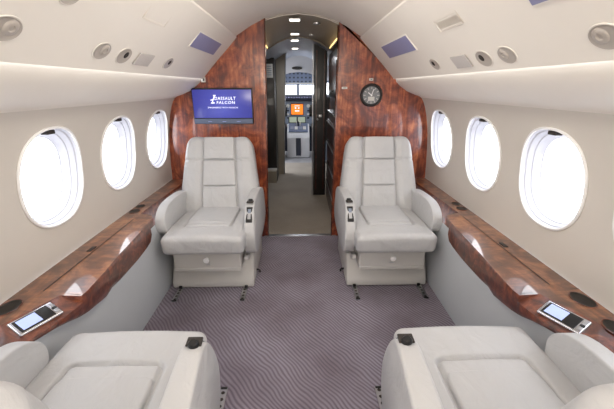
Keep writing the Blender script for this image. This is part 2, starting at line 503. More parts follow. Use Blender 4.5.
def console(s, label):
    root = thing('side_console', label, 'console', (s * 1.0, 1.4, .40))
    off = Vector((s * 1.0, 1.4, .40))
    yy = [Y0 + .01, -.6, 0, .4, .7, .8, .9, 1.0, 1.05, 1.10, 1.119, 1.121, 1.16, 1.22, 1.3, 1.38, 1.455, 1.55, 1.65, 1.77, 1.85, 1.90, 1.93, 1.945, 1.96, 1.975, 1.985, 2.0, 2.1, 2.3, 2.5, 2.65, 2.815]
    # top surface
    verts = []; faces = []
    def row(y):
        xt = lerp(XT, y)
        return [(s * 1.0955, y + ddy(s, y), ZT_), (s * 1.0, y + ddy(s, y), ZT_), (s * 1.0, y + ddy(s, y), ZT_), (s * xt, y + ddy(s, y), ZE(xt))] if xt < .9999 else [(s * 1.0955, y + ddy(s, y), ZT_), (s * (xt + .001), y + ddy(s, y), ZT_), (s * (xt + .001), y + ddy(s, y), ZT_), (s * xt, y + ddy(s, y), ZT_)]
    n = 4
    for y in yy: verts += [Vector(p) - off for p in row(y)]
    for i in range(len(yy) - 1):
        for k in (0, 2): faces.append((i * n + k, i * n + k + 1, (i + 1) * n + k + 1, (i + 1) * n + k))
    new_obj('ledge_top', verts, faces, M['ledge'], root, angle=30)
    # fascia
    verts = []; faces = []
    def frow(y):
        xt = lerp(XT, y); zf = lerp(ZF, y)
        if y < 1.12: fx, fz = lerp(FX, y), lerp(FZ, y)
        else: fx, fz = xt - .003, ZE(xt) - .010
        mid = (fz + zf) / 2
        xb = (max(.886, fx if y > 1.83 else 0) if y > 1.3 else min(.905, fx + .018)) if y < 1.98 else fx + .004
        y += ddy(s, y)
        return [(s * xt, y, ZE(xt)), (s * (xt * .5 + fx * .5), y, ZE(xt) * .5 + fz * .5), (s * fx, y, fz), (s * (fx - .001), y, fz - .008), (s * (fx * .6 + xb * .4 - .002), y, mid * .6 + zf * .4), (s * xb, y, zf), (s * (xb + .004), y, zf + .001)]
    n = 7
    for y in yy: verts += [Vector(p) - off for p in frow(y)]
    for i in range(len(yy) - 1):
        for k in range(n - 1): faces.append((i * n + k, i * n + k + 1, (i + 1) * n + k + 1, (i + 1) * n + k))
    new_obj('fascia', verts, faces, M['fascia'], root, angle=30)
    # fold-out table lid: dark joint lines around it
    sp = [(s * 1.0, 1.895), (s * 1.0, 1.14)]
    bm = bmesh.new()
    def strip(a, b, w):
        a = Vector((a[0], a[1], 0)); b = Vector((b[0], b[1], 0)); d = (b - a).normalized(); p = Vector((-d.y, d.x, 0)) * w
        vs = [bm.verts.new(Vector((q.x, q.y, ZE(abs(q.x)) + .0014)) - off) for q in (a + p, b + p, b - p, a - p)]
        bm.faces.new(vs)
    strip(sp[0], sp[1], .0028); strip((s * 1.095, 1.145 + ddy(s, 1)), (s * .85, 1.128 + ddy(s, 1)), .0012); strip((s * 1.0, 1.895), (s * .90, 1.905), .001)
    bm_obj('lid_joint', bm, M['black_gloss'], root, smooth=False)
    # finger latch
    lt = rbox('latch', Vector((s * 1.022, 1.50, ZT_ + .001)) - off, (.011, .026, .003), .003, M['dark'], root)
    # cup holders
    for (x, y, r, ry) in ((1.052, 1.038, .034, .048), (1.04, .88, .034, .046), (1.056, 2.03, .030, .034), (1.060, 2.125, .026, .032)):
        xf = Matrix.Translation(Vector((s * x, y, ZT_)) - off)
        c = lathe('cup_holder', [(1.0, .0015), (.985, .003), (.93, .003), (.90, .001)], M['fascia'], root, xf, 32, r + .004, ry + .004)
        lathe('well', [(.93, .0025), (.9, .0016), (.55, .0012), (.0, .0010)], M['cup'], c, xf, 32, r + .002, ry + .002)
    return root, off

cons = {}
cons[-1] = console(-1, 'lacquered wooden side console with bulging fold-out table along the left wall under the windows')
cons[1] = console(1, 'lacquered wooden side console with bulging fold-out table along the right wall under the windows')

def control_display(s, yc):
    root, off = cons[s]
    dy = ddy(s, yc)
    ang = math.radians(24.5)
    ey = Vector((-s * math.sin(ang), math.cos(ang), 0))
    ex = Vector((-s * math.cos(ang), -math.sin(ang), -.34)).normalized()      # down the facet toward the aisle
    ez = ex.cross(ey); ez = ez if ez.z > 0 else -ez
    ez.normalize(); ey = ez.cross(ex)
    c = Vector((s * .921, .990 + dy, .5335))
    F = Matrix.Translation(-off) @ frame_mat(c + ez * .006, ex, ey, ez)
    f = lambda p: F @ p
    h = rbox('control_display', (0, 0, 0), (.037, .070, .006), .005, M['chrome'], root, xf=f)
    h['label'] = 'chrome framed touch display'
    rbox('bezel', (0, -.006, .0062), (.029, .054, .0022), .0015, M['black'], h, xf=f)
    m = M['touch']
    rbox('screen', (0, -.022, .0075), (.024, .030, .0014), .001, m, h, xf=f)
    for k in (-1, 1):
        rbox('button', (.014 * k, .059, .0065), (.008, .006, .002), .0015, M['steel'], h, xf=f)
    lathe('knob', [(.008, .006), (.008, .011), (.006, .0125), (.0, .0125)], M['black'], h, F @ Matrix.Translation((0, .059, -.004)), 16)
M['touch'] = plain('touch_screen', (150, 165, 215), .1, emit=(176, 190, 235), estr=.75, coat=.5)
control_display(-1, .975); control_display(1, .93)

# ------------------------------------------------------------------ cabin seats
SG = 'leather club seats in the cabin'
RCA = math.atan(.33)
def make_seat(m, label, loc):
    """local: front toward -y; m=+1 puts the aisle arm on +x, m=-1 on -x"""
    t = thing('cabin_seat', label, 'seat', loc, 0, SG)
    W = .285
    # --- plinth and drawer box
    def taper(v):
        k = max(0, min(1, v.z / .22)); 
        return v
    pl = prism('base', [(-.265, .006), (-.262, .05), (-.185, .215), (.27, .215), (.30, .006)], 'x', -.275, .275, M['vinyl'], t, bevel=.012, seg=3)
    dr = rbox('drawer', (-.008 * m, -.105, .26), (.216, .215, .092), .012, M['vinyl'], t, n=(3, 3, 3))
    rbox('drawer_lip', (-.008 * m, -.112, .180), (.214, .213, .012), .005, M['vinyl'], dr)
    lathe('knob', [(.0, 0), (.012, 0), (.012, .004), (.010, .010), (.017, .016), (.019, .022), (.016, .027), (0, .029)], M['knob'], dr, frame_mat(Vector((-.008 * m, -.318, .255)), Vector((1, 0, 0)), Vector((0, 0, 1)), Vector((0, -1, 0))), 20)
    rbox('release_tab', (-.004 * m, -.321, .218), (.016, .003, .003), .0015, M['steel'], dr)
    # --- cushion
    def cfn(p):
        x, y, z = p
        top = 0
        crown = .010 * (1 - (x / .245) ** 2)
        ins = 0
        if z > .02:
            p.z += crown * (1 if z > .03 else .5) - .012 * max(0, (y + .05) / .3)
            # seam round the inset panel
            dx = abs(x) - .125; dy = -(y + .058) - .025
            d = math.hypot(max(dx, 0), max(dy, 0)) + min(max(dx, dy), 0) - .025
            p.z -= .018 * math.exp(-(d / .007) ** 2)
        if y < -.2 and z < .03: p.y += .012 * max(0, (.03 - z) / .08)
        if abs(x) > .2: p.x *= 1 + .02 * math.sin((y + .3) * 3)
        return p
    cu = rbox('seat_cushion', (0, -.152, .391), (.247, .280, .063), .034, M['leather'], t, seg=5, n=(100, 100, 3), fn=cfn)
    def ifn(p):
        # rounded corners at front, soft crown
        p.z += .007 * (1 - (p.x / .15) ** 2) * (1 if p.z > 0 else 0)
        dx, dy = abs(p.x) - .122, -p.y - .172
        if dx > 0 and dy > 0:
            f = max(dx, dy) / math.hypot(dx, dy)
            p.x = math.copysign(.122 + dx * f, p.x); p.y = -(.172 + dy * f)
        return p
    pad = rbox('seat_panel', (0, -.009, .4465), (.147, .197, .016), .009, M['leather'], cu, seg=4, n=(14, 14, 1), fn=ifn)
    # --- back
    c_, s_ = math.cos(RCA), math.sin(RCA)
    def bx(p):
        y, z = p.y, p.z
        return Vector((p.x, .085 + y * c_ + z * s_, .42 + z * c_ - y * s_))
    wt = [(-.08, .270), (0, .278), (.12, .287), (.20, .284), (.35, .264), (.50, .246), (.60, .232)]
    cw = lambda z: .132 - .022 * max(0, min(1, z / .55))
    def bfn(p):
        x, y, z = p.x, p.y, p.z + .24
        k = lerp(wt, z) / .28
        x2 = x * k
        if z > .50: 
            q = (z - .50) / .06
        c = cw(z)
        if y < 0:
            d = abs(x2) - c
            bol = .022 * max(0, min(1, d / .05)) if d > 0 else 0
            bol *= 1 - .4 * max(0, (abs(x2) - .22) / .06)
            y -= bol * (1 if z > 0 else max(0, 1 + z / .06))
            y += .010 * math.exp(-((d) / .009) ** 2)
            if abs(x2) > c: y += .009 * math.exp(-((z - .392) / .008) ** 2)
        # round the top corners in the front view
        e = max(0, (abs(x2) - .17) / .07)
        z -= .030 * e * e * max(0, min(1, (z - .45) / .1))
        return Vector((x2, y, z))
    bk = rbox('backrest', (0, .065, 0), (.28, .065, .325), .045, M['leather'], t, seg=5, n=(70, 3, 80), fn=bfn, xf=bx)
    # centre pads between the bolsters
    def pad_fn(z0, bulge):
        def fn(p):
            z = p.z + z0
            k = cw(z) / .132
            p.x *= k
            if p.y < 0: p.y -= bulge * (1 - min(1, (p.x / .13) ** 2)) 
            return p
        return fn
    for nm, za, zb, bu in (('back_pad', -.03, .196, .004), ('back_pad', .202, .388, .006), ('headrest', .396, .558, .010)):
        z0 = (za + zb) / 2
        rbox(nm, (0, .004, z0), (.128, .018, (zb - za) / 2), .011, M['leather'], t, seg=4, n=(12, 2, 12), fn=pad_fn(z0, bu), xf=bx)
    # --- arms
    def arm(side, prof, x0, x1, flare, splay=0, nm='armrest'):
        lo, hi = sorted((side * x0, side * x1))
        def fn(v):
            k = (v.x * side - x0) / (x1 - x0)          # 0 inner face, 1 outer face
            zz = max(0, min(1, (.60 - v.z) / .2))
            v.x += side * splay * (.5 + .5 * k) * (v.y + .25)
            v.x += side * flare * (k * zz - .6 * k * (1 - zz))
            return v
        return prism(nm, smooth_poly(prof, 2), 'x', lo, hi, M['leather'], t, bevel=.012, seg=4, angle=60, fn=fn)
    pin = [(.27, .47), (.26, .56), (.16, .602), (-.10, .606), (-.19, .602), (-.255, .55), (-.31, .45), (-.325, .35), (-.28, .262), (-.1, .25), (.26, .30)]
    a1 = arm(m, pin, .238, .302, .006, .02)
    # control recess on the front slope of the aisle arm
    A = Vector((m * .271, -.208, .580)); B = Vector((m * .269, -.290, .478))
    d = (B - A).normalized(); nrm = Vector((0, d.z, -d.y)); nrm = nrm if nrm.y < 0 else -nrm
    F = frame_mat((A + B) / 2 + nrm * .006, Vector((1, 0, 0)), d, nrm)
    cp = rbox('control_panel', (0, 0, 0), (.021, .052, .007), .006, M['black'], a1, xf=lambda p: F @ p)
    rbox('button', (0, -.022, .006), (.010, .014, .003), .002, M['panel'], a1, xf=lambda p: F @ p)
    rbox('button', (0, .014, .006), (.010, .018, .003), .002, M['steel'], a1, xf=lambda p: F @ p)
    lathe('dial', [(.015, 0), (.015, .012), (.011, .017), (0, .017)], M['black'], a1, frame_mat(Vector((m * .272, -.180, .598)), Vector((1, 0, 0)), Vector((0, .98, -.2)), Vector((0, .2, .98))), 20)
    rbox('recess', (m * .271, -.195, .600), (.022, .018, .004), .003, M['dark'], a1)
    pout = [(.25, .46), (.25, .54), (.12, .590), (-.14, .605), (-.25, .592), (-.315, .545), (-.328, .49), (-.305, .425), (-.2, .39), (.24, .37)]
    a2 = arm(-m, pout, .240, .301, .002)
    # --- support bracket, lever, floor fittings
    prism('bracket', [(-.30, .255), (-.27, .255), (-.13, .20), (-.13, .17), (-.17, .17), (-.30, .235)], 'x', *sorted((m * .225, m * .25)), M['vinyl'], t, bevel=.004)
    tube('lever', [(m * .27, -.10, .05), (m * .30, -.11, .052), (m * .305, -.15, .06)], .007, M['black'], t)
    for k in (-1, 1):
        rbox('floor_fitting', (k * .222, -.255, .016), (.010, .022, .008), .003, M['black'], t)
    return t

seatL = make_seat(1, 'pale grey leather club seat facing the camera below the blue wall monitor', (-.592, 2.25, 0))
seatR = make_seat(-1, 'pale grey leather club seat facing the camera below the round clock', (.592, 2.25, 0))
nL = copy_thing(seatR, 'pale leather club seat facing forward, cut off at the lower left corner', (-.592, .60, 0), PI)
nR = copy_thing(seatL, 'pale leather club seat facing forward, cut off at the lower right corner', (.592, .60, 0), PI)
# the two near seats are reclined a little further, their arms set lower and farther back
for r_, m_ in ((nL, -1), (nR, 1)):
    for ch in r_.children:
        k = ch.name.split('.')[0]
        if k in ('backrest', 'back_pad', 'headrest'): ch.location = (-m_ * .012, .010 if m_ < 0 else .034, -.004)
        elif k == 'armrest':
            inner = sum(v.co.x for v in ch.data.vertices) * m_ > 0
            if inner:
                for q in [ch] + list(ch.children):
                    q.data = q.data.copy()
                    for v in q.data.vertices:
                        k_ = (abs(v.co.x) - .238) / .064
                        v.co.x += m_ * (.008 + .085 * (.5 + .5 * k_) * (v.co.y + .25))
            ch.location = (0, 0, 0) if inner else (m_ * .008, .030, -.008)

# seat rails let into the carpet
def rail(x, ya, yb, label):
    t = thing('seat_rail', label, 'rail', (x, (ya + yb) / 2, 0), 0, 'metal seat rails in the carpet')
    L = (yb - ya) / 2
    rbox('track', (0, 0, .004), (.016, L, .004), .002, M['steel'], t)
    n = int(2 * L / .034)
    bm = bmesh.new()
    for i in range(n):
        y = -L + .02 + i * .034
        vs = [bm.verts.new((.0085 * math.cos(a * PI / 8), y + .0085 * math.sin(a * PI / 8), .0086)) for a in range(16)]
        bm.faces.new(vs)
    o = bm_obj('hole_row', bm, M['dark'], t, smooth=False); o['kind'] = 'stuff'
    rbox('end_cap', (0, (L - .006) if ya < 1.0 else -(L - .006), .006), (.015, .006, .005), .003, M['black'], t)
rail(-.350, .75, 1.175, 'short metal seat rail on the carpet beside the near left seat')
rail(.352, .75, 1.165, 'short metal seat rail on the carpet beside the near right seat')
rail(-.377, 1.835, 2.03, 'metal seat rail on the aisle side, under the far left seat')
rail(-.812, 1.835, 2.03, 'metal seat rail next to the wall, under the far left seat')
rail(.372, 1.835, 2.03, 'metal seat rail on the aisle side, under the far right seat')
rail(.818, 1.835, 2.03, 'metal seat rail next to the wall, under the far right seat')

# ------------------------------------------------------------------ things on the ceiling panels
TD = Vector((.275, 0, -.29)).normalized(); L_PSU = .3997
def psu_frame(s, y, sv, lift=0.0):
    o = Vector((s * (.485 + .275 * sv), y, 1.640 - .29 * sv + .003))
    t = Vector((s * TD.x, 0, TD.z)); n = Vector((-s * abs(TD.z), 0, -abs(TD.x)))
    ey = Vector((0, 1, 0))
    # local x: along t, local y: fore-aft, local z: out of the panel into the cabin
    return frame_mat(o + n * lift, t, ey, n)

def gasper(s, y, sv, r, label, dark=True):
    t = thing('air_vent' if dark else 'reading_light', label, 'vent' if dark else 'light', (0, 0, 0), 0, 'round fittings in the sloping ceiling panels')
    F = psu_frame(s, y, sv, -.001)
    t.location = F.translation
    F = Matrix.Translation(-F.translation) @ F
    lathe('ring', [(r * 1.06, -.001), (r * 1.04, .0014), (r * .97, .0018), (r * .93, .001)], M['psu'], t, F, 32, 1, 1.35)
    lathe('bowl', [(r * .93, .0025), (r * .85, .0015), (r * .4, .0008), (0, .0006)], M['bowl'], t, F, 32, 1, 1.35)
    rr = r * (.40 if dark else .62)
    G = F @ Matrix.Translation((-.006, r * .3, 0))
    lathe('nozzle', [(rr, .001), (rr * .98, rr * .12), (rr * .75, rr * .24), (rr * .45, rr * .26), (rr * .35, rr * .12), (0, rr * .12)], M['dark'] if dark else M['bowl'], t, G, 20)
M['bowl'] = plain('vent_bowl', (176, 168, 160), .35)
for s, side, lst in ((-1, 'left', ((.895, .74, .036), (1.318, .77, .036), (1.48, .78, .038), (1.955, .77, .036))), (1, 'right', ((.84, .81, .036), (1.238, .83, .036), (1.39, .83, .038), (1.866, .80, .036)))):
    names = ('large round reading light at the outer edge of the %s ceiling panel', 'small round light nearest the camera of the pair on the %s ceiling panel',
             'small round vent next to the grille on the %s ceiling panel', 'small round vent closest to the bulkhead on the %s ceiling panel')
    for i, (y, sv, r) in enumerate(lst):
        gasper(s, y, sv, r, names[i] % side, dark=i >= 2)
gasper(-1, 1.02, .40, .030, 'round vent cut by the top edge of the photo on the left ceiling panel', True)

def flat_panel(name, s, y0, y1, s0, s1, mat, label, cat, th=.004, rim=None):
    t = thing(name, label, cat, (0, 0, 0))
    yc, sc_ = (y0 + y1) / 2, (s0 + s1) / 2
    F = psu_frame(s, yc, sc_); t.location = F.translation
    F = Matrix.Translation(-F.translation) @ F
    hx, hy = (s1 - s0) * L_PSU / 2, (y1 - y0) / 2
    if rim:
        rbox('frame', (0, 0, 0), (hx + .006, hy + .006, th * .7), .003, rim, t, xf=lambda p: F @ p)
    rbox('panel', (0, 0, th * .5), (hx, hy, th * .6), .002, mat, t, xf=lambda p: F @ p)
    return t
flat_panel('overhead_screen', -1, 2.055, 2.59, .20, .44, M['lav'], 'lavender grey flat panel on the left ceiling slope near the bulkhead', 'screen', rim=M['psu'])
flat_panel('overhead_screen', 1, 1.95, 2.50, .29, .53, M['lav'], 'lavender grey flat panel on the right ceiling slope near the bulkhead', 'screen', rim=M['psu'])
flat_panel('overhead_screen', 1, .78, .99, .24, .48, M['lav'], 'lavender grey flat panel cut by the top edge of the photo at upper right', 'screen', rim=M['psu'])
flat_panel('speaker_grille', -1, 1.585, 1.735, .70, .86, M['grille'], 'pale rectangular grille between the round fittings on the left ceiling panel', 'grille')
flat_panel('speaker_grille', 1, 1.50, 1.645, .74, .90, M['grille'], 'pale rectangular grille between the round fittings on the right ceiling panel', 'grille')
flat_panel('oxygen_mask_cover', -1, 1.42, 1.62, .22, .33, M['psu'], 'small flush cream cover plate on the left ceiling panel', 'cover', th=.0012, rim=M['head'])
flat_panel('oxygen_mask_cover', 1, 1.36, 1.56, .30, .41, M['psu'], 'small flush cream cover plate on the right ceiling panel', 'cover', th=.0012, rim=M['head'])

# ------------------------------------------------------------------ monitor, clock, small plates
def text_obj(name, body, size, loc, mat, parent, bold=0.0, align='CENTER', sx=1.0, shear=0.0, ext=.0006):
    cu = bpy.data.curves.new('lettering', 'FONT'); cu.body = body; cu.size = size; cu.align_x = align; cu.align_y = 'CENTER'
    cu.extrude = ext; cu.offset = bold; cu.shear = shear; cu.resolution_u = 3; cu.space_character = 1.18
    tmp = bpy.data.objects.new('lettering', cu); COL.objects.link(tmp)
    dg = bpy.context.evaluated_depsgraph_get(); dg.update()
    me = bpy.data.meshes.new_from_object(tmp.evaluated_get(dg))
    bpy.data.objects.remove(tmp)
    for v in me.vertices:
        x, y, z = v.co
        v.co = (x * sx + loc[0], loc[1] - z, y + loc[2])
    me.materials.clear(); me.materials.append(mat)
    o = bpy.data.objects.new(name, me); COL.objects.link(o); o.parent = parent
    return o

mt = thing('mounted_monitor', 'wide flat wall monitor with a lit blue screen on the left wooden bulkhead', 'monitor', (-.608, 2.82, 1.155))
rbox('housing', (0, -.012, 0), (.238, .020, .138), .006, M['black'], mt)
M['screen'] = screen_mat('monitor_screen', (50, 50, 140), (92, 98, 200), .95, 0, .01, .30)
sn = rbox('screen', (0, -.0325, .018), (.231, .0025, .108), .001, M['screen'], mt)
rbox('bezel', (0, -.0325, -.116), (.232, .0030, .019), .002, M['lavbez'] if 'lavbez' in M else M['bluegrey'], mt)
for k, x in enumerate((-.11, .005, .12)):
    o = text_obj('button', ('\u2013', 'o', '+')[k] if False else '—', .03, (x, -.0362, -.116), M['ink2'], mt)
text_obj('lettering', 'DASSAULT', .034, (.022, -.0355, .059), M['ink'], sn, .0002, sx=.90, shear=.12)
text_obj('lettering', 'FALCON', .031, (.026, -.0355, .028), M['ink'], sn, .0002, sx=1.08, shear=.12)
text_obj('lettering', 'ENGINEERED WITH PASSION', .0155, (.002, -.0355, -.010), M['ink'], sn, .0000, sx=1.02)
# emblem: a stroke with a loop, left of the words
em = bmesh.new()
def poly(pts):
    em.faces.new([em.verts.new((x, -.0362, z)) for x, z in pts])
poly([(-.083, .026), (-.076, .026), (-.056, .078), (-.063, .078)])
poly([(-.090, .022), (-.060, .022), (-.060, .030), (-.087, .030)])
poly([(-.094, .044), (-.076, .046), (-.072, .054), (-.092, .050)])
poly([(-.070, .078), (-.050, .078), (-.047, .086), (-.066, .086)])
bm_obj('emblem', em, M['ink'], sn, smooth=False)

def on_wall(s, z): return 2.83
sw = thing('switch_plate', 'tiny white square plate on the wood above the monitor', 'switch', (-.752, 2.83, 1.354))
rbox('plate', (0, -.004, 0), (.018, .004, .019), .002, M['card'], sw)
rbox('toggle', (.003, -.009, 0), (.006, .003, .009), .002, M['dark'], sw)

ck = thing('clock', 'round black rimmed dial clock on the right wooden bulkhead', 'clock', (.581, 2.83, 1.237))
Fk = frame_mat(Vector((0, 0, 0)), Vector((1, 0, 0)), Vector((0, 0, 1)), Vector((0, -1, 0)))
lathe('bezel', [(.090, 0), (.090, .012), (.084, .020), (.074, .020), (.068, .012)], M['black'], ck, Fk, 40)
M['dial'] = plain('clock_dial', (124, 126, 128), .4, var=.3, scale=60)
dl = lathe('dial', [(.070, .0125), (.0, .0125)], M['dial'], ck, Fk, 40)
for k in range(12):
    a = k * PI / 6
    f = lambda p, a=a: Fk @ Vector((p.x * math.cos(a) + p.y * math.sin(a), -p.x * math.sin(a) + p.y * math.cos(a), p.z))
    rbox('hour_mark', (0, .056, .0135), (.0028, .009, .001), .0006, M['card'], dl, seg=1, n=(1, 1, 1), xf=f)
for a, ln, w in ((-.9, .034, .0038), (.35, .050, .003)):
    f = lambda p, a=a: Fk @ Vector((p.x * math.cos(a) + p.y * math.sin(a), -p.x * math.sin(a) + p.y * math.cos(a), p.z))
    rbox('hand', (0, ln / 2, .0155), (w, ln / 2, .001), .0006, M['knob'], ck, seg=1, n=(1, 1, 1), xf=f)
rbox('sub_dial', (0, -.026, .0138), (.026, .016, .001), .0008, M['card'], dl, xf=lambda p: Fk @ p)
lathe('hub', [(.007, .014), (.007, .018), (0, .018)], M['knob'], ck, Fk, 16)
for x, z, w, h, lb in ((.574, 1.357, .016, .009, 'tiny pale plate above the clock on the right bulkhead'), (.364, 1.293, .022, .008, 'tiny metal plate beside the door opening on the right bulkhead')):
    pl = thing('sign_plate', lb, 'plate', (x, 2.83, z))
    rbox('plate', (0, -.003, 0), (w, .003, h), .002, M['card'], pl)
    rbox('slot', (0, -.006, 0), (w * .5, .001, h * .3), .0006, M['dark'], pl)

# ------------------------------------------------------------------ vestibule beyond the door
varch = [(-.95, 1.60), (-.40, 1.655), (-.31, 1.69), (-.22, 1.745), (-.11, 1.785), (0, 1.800), (.11, 1.785), (.22, 1.745), (.31, 1.69), (.40, 1.655), (.95, 1.60)]
def archz(x):
    for (x0, z0), (x1, z1) in zip(arch, arch[1:]):
        if x0 <= x <= x1: return z0 + (z1 - z0) * (x - x0) / (x1 - x0)
    return 1.60
vv = []
for y, k in ((2.843, 1), (2.95, .75), (3.15, .3), (3.4, 0), (3.86, 0)):
    vv += [(x, y, z + k * max(0, archz(x) - .004 - z)) for x, z in varch]
nv = len(varch)
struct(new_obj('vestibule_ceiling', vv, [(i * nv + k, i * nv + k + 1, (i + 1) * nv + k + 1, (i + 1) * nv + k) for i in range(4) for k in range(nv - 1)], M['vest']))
struct(sheet('entry_ceiling', [(x, z - .012) for x, z in varch], [3.85, 4.8, 6.0], M['entry']))
def riser(nm, lo, hi, y, mat):
    v = [(x, y, z) for x, z in lo] + [(x, y, z) for x, z in hi]; n = len(lo)
    struct(new_obj(nm, v, [(k, k + 1, n + k + 1, n + k) for k in range(n - 1)], mat))
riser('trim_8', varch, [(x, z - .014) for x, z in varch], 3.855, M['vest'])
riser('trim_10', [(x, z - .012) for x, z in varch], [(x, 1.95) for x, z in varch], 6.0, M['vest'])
riser('trim_9', [(x, archz(x) - .010) for x, z in varch], [(x, archz(x) + .05) for x, z in varch], 2.855, M['head'])
lights = ((-.030, 2.93, 'downlight nearest the cabin in the vestibule ceiling'), (-.037, 3.66, 'second downlight from the cabin in the vestibule ceiling'), (-.042, 4.04, 'third downlight from the cabin in the vestibule ceiling'), (-.05, 4.85, 'downlight farthest from the cabin, nearest the cockpit'))
for x, y, lb in lights:
    zc = 1.795 if y < 3.86 else 1.783
    t = thing('ceiling_light', lb, 'light', (x, y, zc), 0, 'square downlights beyond the door')
    rbox('rim', (0, 0, -.001), (.048, .048, .004), .003, M['steel'], t)
    rbox('lens', (0, 0, -.004), (.038, .038, .003), .002, M['lamp'], t)
for x, y, r, lb in ((.144, 2.98, .020, 'small dark round fitting beside the first downlight'), (.129, 3.59, .018, 'small dark round fitting beside the second downlight')):
    t = thing('ceiling_vent', lb, 'vent', (x, y, 1.776), 0)
    lathe('ring', [(r * 1.5, .004), (r * 1.45, -.006), (r * .9, -.006)], M['steel'], t, None, 20)
    lathe('core', [(r * .95, -.004), (0, -.005)], M['black'], t, None, 20)
for s, lb in ((-1, 'glowing warm cove light strip on the left of the vestibule ceiling'), (1, 'glowing warm cove light strip on the right of the vestibule ceiling')):
    t = thing('cove_light', lb, 'light', (s * .315, 3.3, 1.67))
    rbox('housing', (s * .012, 0, -.012), (.014, .40, .008), .003, M['vest'], t)
    rbox('lens', (0, 0, 0), (.006, .39, .006), .002, M['cove'], t)

# left closet and the partition at the cockpit door
struct(prism('wall_vestibule_left', [(-.95, 2.89), (-.318, 2.89), (-.318, 3.25), (-.95, 3.25)], 'z', 0, 1.66, M['black_gloss'], bevel=.004))
struct(prism('wall_entry_back', [(-.95, 4.75), (-.325, 4.75), (-.325, 5.15), (-.95, 5.15)], 'z', 0, 1.66, M['black_gloss'], bevel=.004))
struct(prism('wall_entry_side', [(-1.0, 3.25), (-.95, 3.25), (-.95, 4.75), (-1.0, 4.75)], 'z', 0, 1.66, M['dark']))
struct(prism('wall_partition', [(-.335, 5.16), (-.185, 5.16), (-.185, 5.24), (-.335, 5.24)], 'z', 0, 1.80, M['beige'], bevel=.006, fn=lambda v: Vector((v.x - .05 * (1 - max(0, min(1, v.z / 1.8))) if v.x > -.25 else v.x - .03 * (1 - v.z / 1.8), v.y, v.z))))
struct(tube('trim_6', [(-.240, 5.155, 0.0), (-.186, 5.155, 1.79)], .006, M['steel']))
pc = thing('card_sign', 'small pale printed card on the dark closet left of the aisle', 'sign', (-.39, 4.748, 1.50))
rbox('card', (0, -.003, 0), (.046, .003, .085), .002, M['card'], pc)
for k in range(5): rbox('print_line', (0, -.0065, .055 - k * .026), (.030, .0006, .004), .0004, M['panel'], pc, seg=1, n=(1, 1, 1))
sl = thing('entry_block', 'low pale block at the foot of the dark closet', 'block', (-.38, 4.70, 0))  # plain low pale block on the vestibule floor
prism('block_top', [(-.08, -.06), (.055, -.06), (.055, .04), (-.08, .04)], 'z', .17, .20, M['card'], sl, bevel=.004)
prism('riser', [(-.08, -.05), (.05, -.05), (.05, .04), (-.08, .04)], 'z', 0, .17, M['beige'], sl, bevel=.004)

# galley on the right: drawers below, dark cupboard above
ga = thing('galley_cabinet', 'dark veneered galley cabinet along the right of the aisle', 'cabinet', (.62, 3.45, 0))
rbox('carcass', (.005, 0, .52), (.285, .545, .52), .006, M['dark_wood'], ga)
rbox('upper_cupboard', (.005, 0, 1.42), (.285, .545, .22), .006, M['black_gloss'], ga)
wt_ = rbox('worktop', (.0, 0, 1.045), (.296, .550, .008), .004, M['chrome'], ga)
rbox('back_panel', (.03, 0, 1.13), (.30, .545, .08), .004, M['dark_wood'], ga)
for k in range(4):
    d = rbox('drawer', (-.286, 0, .14 + k * .235), (.010, .53, .108), .005, M['dark_wood'], ga)
    rbox('handle', (-.299, 0, .14 + k * .235 + .092), (.006, .50, .005), .002, M['steel'], d)
dd = rbox('door', (-.286, -.02, 1.42), (.008, .50, .20), .005, M['black_gloss'], ga)
rbox('door_frame', (-.296, -.02, 1.42), (.003, .40, .15), .002, M['dark_wood'], dd)
rbox('latch', (-.300, -.02, 1.26), (.005, .03, .008), .002, M['black'], dd)
struct(prism('wall_vestibule_right', [(.90, 2.89), (.95, 2.89), (.95, 6), (.90, 6)], 'z', 0, 1.66, M['dark']))

# tall black folded door at the far end of the galley
dr_ = bpy.data.objects.new('door_1', None); COL.objects.link(dr_); struct(dr_); dr_.location = (.245, 4.08, 0)
rbox('leaf', (0, 0, .885), (.075, .022, .88), .006, M['black_gloss'], dr_)
for x in (-.045, .045): rbox('stile', (x, -.024, .885), (.008, .003, .80), .002, M['dark_wood'], dr_)
rbox('handle', (.0, -.034, .98), (.018, .010, .014), .004, M['steel'], dr_)
lathe('lock', [(.012, 0), (.012, .012), (.007, .016), (0, .016)], M['steel'], dr_, frame_mat(Vector((-.03, -.024, .94)), Vector((1, 0, 0)), Vector((0, 0, 1)), Vector((0, -1, 0))), 16)
struct(rbox('trim_7', (.158, 4.08, .90), (.006, .03, .89), .003, M['steel']))

# ------------------------------------------------------------------ cockpit
CY = 6.8
struct(sheet('cockpit_ceiling', [(-.95, 1.35), (-.6, 1.60), (-.3, 1.72), (0, 1.75), (.3, 1.72), (.6, 1.60), (.95, 1.35)], [6.0, 6.3, 7.0], M['ckceil']))
HD = [(-.95, 1.45), (-.32, 1.47), (-.15, 1.52), (0, 1.535), (.15, 1.52), (.32, 1.47), (.95, 1.45)]
riser('wall_cockpit_header', HD, [(x, 1.80) for x, z in HD], 5.99, M['ckceil'])
ht = thing('ceiling_vent', 'dark oval slot in the pale header above the cockpit door', 'vent', (-.03, 5.985, 1.595))
Fh = frame_mat(Vector((0, 0, 0)), Vector((1, 0, 0)), Vector((0, 0, 1)), Vector((0, -1, 0)))
lathe('ring', [(.10, -.002), (.10, .006), (.088, .008)], M['ckceil'], ht, Fh, 24, 1, .30)
lathe('opening', [(.092, .007), (0, .007)], M['black'], ht, Fh, 24, 1, .28)
riser('wall_cockpit_front', [(-.95, 0), (.95, 0)], [(-.95, .98), (.95, .98)], 7.15, M['glare'])
